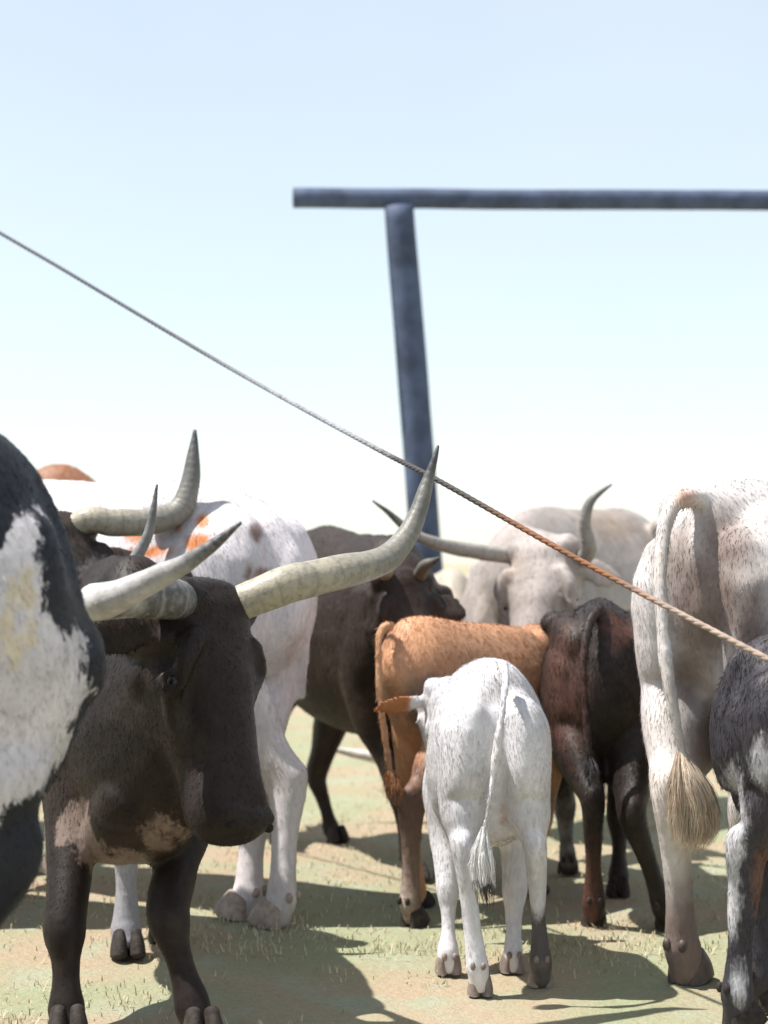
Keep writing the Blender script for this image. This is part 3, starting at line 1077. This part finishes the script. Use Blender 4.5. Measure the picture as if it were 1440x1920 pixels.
# ---- orange calf
def calf_orange():
    c = Beast('calf', 'orange-tan calf standing side-on behind the white calf, thin tail hanging straight', .98, XY(752, 6.18), (.54, 6.80),
              group='calves among the herd', cat='calf', voxel=0.0095, iters=12)
    H = c.H
    c.trunk([(-.05, .88, .74, .05), (0, .945, .69, .10), (.07, .975, .61, .14), (.2, .975, .50, .165), (.4, .955, .43, .185), (.6, .945, .42, .19),
             (.78, .93, .42, .17), (.9, .915, .42, .145), (1.0, .82, .45, .11), (1.05, .74, .5, .06)], pinch=.25, bones=0)
    c.hind(1, XY(768, 6.06), thick=1.2, hip_w=.085, thigh=.80, hip_s=.22, hock=W(772, 1508, 6.10))
    c.hind(-1, XY(786, 6.40), thick=1.0, hip_w=.08, hip_s=.22, thigh=.8)
    c.front(1, XY(1002, 6.62)); c.front(-1, XY(968, 6.78))
    poll = np.array([.54, 7.12, .92])
    c.head(poll, (0.0, .6, -.8), (0, .8, .6), .36, ear_len=.2)
    c.neck([(*c.P(.12, 0, -.12), .06, .09), (*c.A(1.1, -.03, .80), .075, .13), (*c.A(.92, 0, .70), .10, .2), (*c.A(.8, 0, .68), .11, .2)])
    c.tail([W(735, 1172, 6.15), W(716, 1180, 6.12), W(709, 1215, 6.09), W(712, 1300, 6.06), W(722, 1380, 6.05), W(730, 1440, 6.05)], .019, .013)
    sm = plain_material('switch_orange', (0.36, 0.17, 0.085), .7, .2, .3, 30, 0)
    c.switch([W(731, 1440, 6.05), W(737, 1465, 6.05), W(739, 1490, 6.05), W(738, 1520, 6.05)], .030, sm, 260, 3)
    c.patch('m1', (*XY(768, 6.06), .15), (.12, .2, .42))  # all m1 here: shade of leg and lower half painted into the coat
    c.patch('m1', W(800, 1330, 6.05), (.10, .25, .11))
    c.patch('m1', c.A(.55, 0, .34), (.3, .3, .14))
    c.patch('m2', W(752, 1680, 6.04) + np.array([-.03, 0, 0]), (.04, .08, .07))
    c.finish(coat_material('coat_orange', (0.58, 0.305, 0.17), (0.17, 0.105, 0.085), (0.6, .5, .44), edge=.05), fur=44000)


calf_orange()


# ---- white cow facing us
def cow_white_facing():
    c = Beast('longhorn_cow', 'white cow facing us over the calves, one horn low, the other curled up', 1.40,
              (1.30, 9.35), (.50, 8.02), voxel=0.012)
    H = c.H
    c.trunk([(-.045, 1.2, .9, .08), (0, 1.3, .78, .18), (.08, 1.36, .68, .24), (.2, 1.40, .6, .28), (.4, 1.39, .56, .30), (.6, 1.385, .52, .31),
             (.78, 1.39, .53, .28), (.88, 1.37, .54, .24), (1.0, 1.24, .56, .20), (1.06, 1.08, .62, .11)], pinch=.42)
    for sg, p in ((1, (.36, 8.05)), (-1, (.62, 8.15))):
        c.front(sg, p)
    c.hind(1, (1.05, 9.4)); c.hind(-1, (1.35, 9.2))
    poll = W(1002, 1006, 7.55)
    ax = W(968, 1290, 7.30) - poll
    c.head(poll, ax, (-.48, -.82, .2), .64, ears=((1, (.62, .72, -.28)), (-1, (.80, .45, -.22))), width=1.0, ear_len=.17)
    c.neck([(*c.P(.10, 0, -.12), .115, .15), (*(c.P(.1, 0, -.12) * .5 + c.A(.98, 0, 1.05) * .5), .14, .22), (*c.A(.92, 0, 1.02), .19, .32), (*c.A(.78, 0, 1.0), .2, .32)])
    c.horn([c.P(.06, .0, -.10), c.P(.04, .09, -.09), W(880, 1032, 7.58), W(815, 1018, 7.44), W(768, 996, 7.38), W(735, 966, 7.33), W(699, 939, 7.30)], .034, H_PALE, seed=41)
    c.horn([c.P(.06, -.02, -.10), c.P(.04, -.09, -.09), W(1088, 1048, 7.56), W(1104, 1030, 7.48), W(1096, 980, 7.44), W(1110, 938, 7.42), W(1146, 909, 7.42)], .034, H_PALE, bulge=1.1, seed=42)
    for p, r in (((1150, 985, 8.6), (.14, .5, .07)), ((950, 1065, 7.4), (.06, .2, .10)), ((1110, 960, 8.5), (.06, .4, .05))):
        c.patch('m1', W(*p), r)
    c.finish(coat_material('coat_white_cream', (0.40, 0.35, 0.33), (0.38, 0.30, 0.245), edge=.05), jit=.07)


cow_white_facing()


# ---- white cow seen from behind at the right
def cow_white_rear():
    c = Beast('longhorn_cow', 'large white cow at the right seen from behind, tail ending in a bushy tan switch', 1.38,
              XY(1326, 5.28), (1.66, 6.45), voxel=0.0105, iters=8, hoof=M_HOOF_BROWN)
    H = c.H
    c.trunk([(-.055, 1.24, .92, .08), (-.015, 1.325, .82, .135), (.05, 1.36, .70, .185), (.13, 1.375, .60, .235), (.22, 1.385, .56, .255), (.4, 1.375, .52, .29),
             (.6, 1.37, .50, .30), (.78, 1.38, .52, .27), (.9, 1.38, .54, .22), (1.0, 1.22, .58, .17), (1.06, 1.08, .66, .1)], pinch=.38)
    c.hind(-1, XY(1284, 5.25), thick=1.22, thigh=.98, hip_w=.085, hip_s=.05, hock=W(1262, 1492, 5.21))
    c.hind(1, XY(1418, 5.30), thick=1.15, thigh=1.05, hip_w=.10, hip_s=.05)
    c.front(-1, (1.38, 6.35)); c.front(1, (1.62, 6.18))
    poll = c.A(1.3, 0, 1.3)
    c.head(poll, c.f * .7 + np.array([0, 0, -.7]), c.f * .7 + np.array([0, 0, .7]), .52)
    c.neck([(*c.P(.10, 0, -.12), .09, .13), (*c.A(1.12, 0, 1.12), .11, .2), (*c.A(.95, 0, 1.0), .16, .3), (*c.A(.8, 0, .96), .16, .3)])
    for sg in (1, -1):
        q = c.P(.0, sg * .09, -.08)
        o = c.r * sg
        c.horn([q, q + o * .25, q + o * .45 + np.array([0, 0, .06]), q + o * .55 + np.array([0, 0, .2])], .036, H_PALE, seed=43 + sg)
    # tail: arched out of the rump and hanging over the left thigh
    c.tail([c.A(.05, 0, 1.315), W(1288, 934, 5.20), W(1258, 954, 5.15), W(1243, 1005, 5.11), W(1238, 1100, 5.05), W(1246, 1220, 5.01), W(1262, 1330, 4.99), W(1282, 1420, 5.0)], .029, .015)
    sm = plain_material('switch_tan', (0.70, 0.58, 0.47), .7, .2, .3, 14, 0)
    c.switch([W(1278, 1410, 5.0), W(1292, 1460, 5.0), W(1304, 1515, 5.02), W(1304, 1565, 5.04), W(1294, 1605, 5.06)], .054, sm, 5200, 5, 0.5)
    c.patch('m1', W(1289, 930, 5.12), (.022, .12, .020))
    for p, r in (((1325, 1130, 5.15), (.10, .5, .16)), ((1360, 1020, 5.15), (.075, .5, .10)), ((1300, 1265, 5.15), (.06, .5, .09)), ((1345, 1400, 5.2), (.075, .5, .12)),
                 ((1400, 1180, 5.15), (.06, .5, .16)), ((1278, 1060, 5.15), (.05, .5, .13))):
        c.patch('m2', W(*p), r)  # brown-grey rear: coat markings with the rump's shade painted in
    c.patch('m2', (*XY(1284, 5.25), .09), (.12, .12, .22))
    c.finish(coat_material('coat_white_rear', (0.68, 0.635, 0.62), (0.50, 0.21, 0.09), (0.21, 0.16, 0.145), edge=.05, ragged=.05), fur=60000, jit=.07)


cow_white_rear()


# ---- dark calf from behind
def calf_dark():
    c = Beast('calf', 'dark brown calf seen from behind between the white calf and the large white cow', 1.03, XY(1135, 6.12), (.745, 7.05),
              group='calves among the herd', cat='calf', voxel=0.0105)
    H = c.H
    c.trunk([(-.05, .90, .62, .07), (0, .98, .56, .125), (.07, 1.02, .5, .16), (.2, 1.03, .45, .185), (.4, 1.02, .42, .20), (.6, 1.0, .40, .205),
             (.78, 1.0, .41, .19), (.9, .99, .42, .16), (1.0, .88, .45, .12), (1.05, .78, .5, .07)], bones=.4)
    c.hind(-1, XY(1114, 6.08), thick=1.2, hip_w=.10, hock=W(1112, 1505, 6.02))
    c.hind(1, XY(1258, 6.02), thick=1.35, thigh=1.08, hip_w=.10, hock=W(1185, 1530, 6.0))
    c.front(-1, XY(1066, 7.08), thick=1.15); c.front(1, XY(1160, 6.6), thick=1.2)
    c.head((.80, 7.35, .74), (.25, .45, -.85), (.2, .85, .5), .36)
    c.neck([(*c.P(.12, 0, -.12), .06, .09), (*c.A(1.12, 0, .74), .08, .13), (*c.A(.95, 0, .72), .11, .2), (*c.A(.8, 0, .7), .12, .21)])
    c.tail([W(1128, 1140, 6.12), W(1106, 1165, 6.06), W(1094, 1240, 6.0), W(1098, 1330, 5.97), W(1105, 1420, 5.95)], .020, .013)
    sm = plain_material('switch_grey', (0.10, 0.095, 0.105), .7, .2, .3, 30, 0)
    c.switch([W(1105, 1415, 5.95), W(1107, 1440, 5.95), W(1106, 1465, 5.95), W(1104, 1490, 5.95)], .026, sm, 260, 6)
    c.patch('m1', W(1060, 1290, 6.1), (.05, .3, .16))
    c.patch('m1', W(1170, 1180, 6.0), (.05, .2, .05))
    c.patch('m1', W(1098, 1660, 6.06), (.035, .1, .12))
    c.patch('m2', W(1050, 1560, 7.06), (.035, .1, .12))
    c.finish(coat_material('coat_dark_calf', (0.026, 0.019, 0.017), (0.11, 0.05, 0.038), (0.30, 0.28, 0.27), edge=.04))


calf_dark()


# ---- charcoal calf at the right edge
def calf_charcoal():
    c = Beast('calf', 'charcoal grey calf cut by the right edge, white down its hind leg', 1.0, XY(1400, 4.76), (1.64, 5.02),
              group='calves among the herd', cat='calf', voxel=0.0095)
    H = c.H
    c.trunk([(-.05, .86, .60, .07), (0, .94, .55, .125), (.08, .975, .49, .155), (.2, 1.0, .44, .18), (.4, 1.0, .41, .195), (.6, .98, .40, .20),
             (.78, .98, .41, .18), (.9, .97, .42, .155), (1.0, .86, .45, .12), (1.05, .76, .5, .07)], pinch=.2, bones=0)
    c.hind(1, XY(1376, 4.76), thick=1.3, hip_w=.10, hip_s=.10, hock=W(1402, 1590, 4.74))
    c.hind(-1, XY(1425, 4.92), thick=1.2, hip_w=.09, hip_s=.12, hock=W(1425, 1560, 4.92))
    c.front(1, (1.5, 4.85)); c.front(-1, (1.46, 5.08))
    c.head(c.A(1.25, 0, 1.02), c.f * .6 + np.array([0, 0, -.8]), c.f * .8 + np.array([0, 0, .6]), .38)
    c.neck([(*c.P(.12, 0, -.12), .06, .09), (*c.A(1.1, 0, .88), .08, .13), (*c.A(.95, 0, .74), .11, .2), (*c.A(.8, 0, .7), .12, .2)])
    c.tail([c.A(-.01, 0, .93), c.A(-.06, .0, .86), c.A(-.05, .04, .65), c.A(-.04, .05, .45)], .02, .012)
    for p, r in (((1372, 1540, 4.72), (.030, .12, .13)), ((1368, 1680, 4.72), (.024, .12, .09)), ((1392, 1850, 4.66), (.026, .08, .06)), ((1436, 1440, 4.55), (.03, .1, .07))):
        c.patch('m1', W(*p), r)
    c.patch('m2', W(1420, 1640, 4.8), (.03, .3, .10))
    c.finish(coat_material('coat_charcoal', (0.048, 0.044, 0.054), (0.60, 0.59, 0.63), (0.13, 0.07, 0.055), ragged=.03))


calf_charcoal()


# ---- white calf from behind
def calf_white():
    c = Beast('calf', 'white calf standing in the middle, rump towards us, one rusty ear showing', .89, XY(928, 5.16), (.275, 5.68),
              group='calves among the herd', cat='calf', voxel=0.0085, iters=11, hoof=M_HOOF_TAN)
    H = c.H
    c.trunk([(-.07, .77, .60, .05), (-.01, .85, .50, .090), (.08, .880, .40, .130), (.22, .888, .38, .160), (.45, .875, .35, .165), (.65, .86, .34, .165),
             (.8, .86, .35, .15), (.9, .85, .36, .13), (1.0, .76, .4, .10), (1.05, .68, .44, .06)], pinch=.12, square=.85, bones=0)
    c.hind(-1, XY(902, 5.09), thick=1.15, thigh=.93, hip_w=.088, hip_s=.02, hock=W(868, 1592, 5.10))
    c.hind(1, XY(1016, 5.20), thick=1.15, thigh=.93, hip_w=.088, hip_s=.02, hock=W(1004, 1592, 5.12))
    c.front(-1, XY(842, 5.36), thick=1.25, s=.7); c.front(1, XY(962, 5.38), thick=1.2, s=.7)
    poll = W(845, 1268, 5.86)
    c.head(poll, (-.1, .55, -.8), (-.05, .8, .6), .34, ears=((-1, (-.97, -.1, -.14)), (1, None)), ear_len=.25, ear_w=.060)
    c.neck([(*c.P(.12, 0, -.12), .055, .08), (*(c.P(.12, 0, -.12) * .5 + c.A(.95, 0, .65) * .5), .07, .12), (*c.A(.9, 0, .62), .09, .18), (*c.A(.75, 0, .6), .1, .18)])
    c.tail([W(942, 1246, 5.12), W(948, 1275, 5.05), W(941, 1340, 5.0), W(930, 1420, 4.98), W(917, 1500, 4.97), W(905, 1570, 4.97)], .017, .011)
    sm, nt, N, L, P = new_mat('switch_white')
    v = coords(nt)
    sx = N.new('ShaderNodeSeparateXYZ'); L.new(v, sx.inputs[0])
    t = math_node(nt, 'ADD', sx.outputs[2], math_node(nt, 'MULTIPLY', noise_node(nt, v, 30, 3), .12))
    L.new(mix_col(nt, map_range(nt, t, .365, .395), (0.05, .045, .045), (.78, .76, .76)), P.inputs['Base Color'])
    P.inputs['Roughness'].default_value = .7
    c.switch([W(907, 1550, 4.97), W(903, 1600, 4.97), W(907, 1650, 4.97), W(915, 1708, 4.97)], .026, sm, 1500, 8, .5)
    e = W(722, 1292, 5.85)
    c.patch('m1', e, (.085, .2, .12))
    c.patch('m2', (*XY(1016, 5.20), .08), (.10, .10, .17))
    c.patch('m1', W(942, 1510, 5.25), (.025, .1, .04))
    c.patch('m2', W(915, 1690, 4.97), (.03, .05, .035))
    c.finish(coat_material('coat_white_calf', (0.72, 0.705, 0.74), (0.42, 0.16, 0.06), (0.10, 0.09, 0.095), ragged=.03), fur=40000, hair=.012, jit=.07)


calf_white()


# ---- grazing cow in the background: a long white horn under the bellies
def cow_grazing():
    Y = 8.5
    c = Beast('longhorn_cow', 'grazing cow hidden behind the calves, one long white horn showing near the ground', 1.12, (.36, 10.8), (.34, 9.4), voxel=0.018)
    c.trunk(c.standard_prof(w=.9))
    for sg, a in ((1, -.12), (-1, .12)):
        c.front(sg, (.34 + a, 9.5)); c.hind(sg, (.36 + a, 10.7))
    poll = W(862, 1440, Y) + np.array([0, 0, .02])
    c.head(poll, (.0, -.80, -.40), (0, -.4, .85), .46, ears=((1, None), (-1, None)), ear_len=.14)
    c.neck([(*c.P(.10, 0, -.10), .09, .10), (*c.A(1.25, 0, .42), .11, .16), (*c.A(1.02, 0, .66), .14, .24), (*c.A(.85, 0, .72), .15, .26)])
    c.horn([c.P(0, .08, -.07), W(805, 1436, Y), W(760, 1430, Y), W(690, 1418, Y), W(650, 1410, Y), W(608, 1402, Y)], .036, H_WHITE, seed=51)
    c.horn([c.P(0, -.08, -.07), W(910, 1436, Y), W(955, 1430, Y), W(1010, 1418, Y)], .036, H_WHITE, seed=52)
    c.finish(coat_material('coat_cream', (0.55, 0.48, 0.40)))


cow_grazing()


# ------------------------------------------------------------------ rope
def build_rope():
    m, nt, N, L, P = new_mat('weathered_rope')
    v = coords(nt)
    at = N.new('ShaderNodeAttribute')
    at.attribute_name = 'along'
    ramp = N.new('ShaderNodeValToRGB')
    cr = ramp.color_ramp
    cr.elements[0].position, cr.elements[0].color = 0.0, (.05, .05, .065, 1)
    cr.elements[1].position, cr.elements[1].color = 1.0, (.40, .31, .25, 1)
    for p, cc in ((.2, (.06, .06, .075, 1)), (.27, (.10, .10, .12, 1)), (.33, (.27, .27, .31, 1)), (.42, (.28, .27, .30, 1)), (.47, (.045, .04, .04, 1)), (.62, (.045, .036, .032, 1)),
                  (.67, (.20, .075, .028, 1)), (.74, (.21, .085, .032, 1)), (.78, (.34, .255, .205, 1))):
        e = cr.elements.new(p)
        e.color = cc
    n = noise_node(nt, v, 25, 4, .6)
    L.new(math_node(nt, 'ADD', at.outputs['Fac'], math_node(nt, 'MULTIPLY', math_node(nt, 'SUBTRACT', n, .5), .04)), ramp.inputs[0])
    L.new(mix_col(nt, map_range(nt, n, .4, .7, 0, .5), ramp.outputs[0], (.05, .045, .04)), P.inputs['Base Color'])
    P.inputs['Roughness'].default_value = .8
    # sagging line; three strands twisted round it
    key = [(-420, 205, 8.7), (0, 437, 7.6), (410, 678, 6.5), (700, 838, 5.6), (820, 900, 5.22), (1090, 1052, 4.72), (1440, 1236, 4.25), (1760, 1395, 3.9)]
    path = catmull(np.array([W(*k) for k in key]), 60)
    g = Geo()
    n_p = len(path)
    T = np.gradient(path, axis=0)
    seglen = np.linalg.norm(np.diff(path, axis=0), axis=1)
    arc = np.concatenate([[0], np.cumsum(seglen)])
    for k in range(3):
        rows = []
        for i in range(n_p):
            t = unit(T[i])
            s = unit(np.cross(t, (0, 1, 0.1)))
            u = np.cross(s, t)
            an = arc[i] / .08 * 2 * math.pi + k * 2 * math.pi / 3
            rows.append((*(path[i] + (s * math.cos(an) + u * math.sin(an)) * .0027), .0052, .0052))
        rows = np.array(rows)
        g.loft(rows, (0, 1, 0.1), 1, 7, 0, 0)
    o = link_obj('rope', g.mesh('rope', (0, 0, 0)), m)
    tag(o, 'taut twisted rope slanting down across the picture in front of the herd', 'rope')


build_rope()
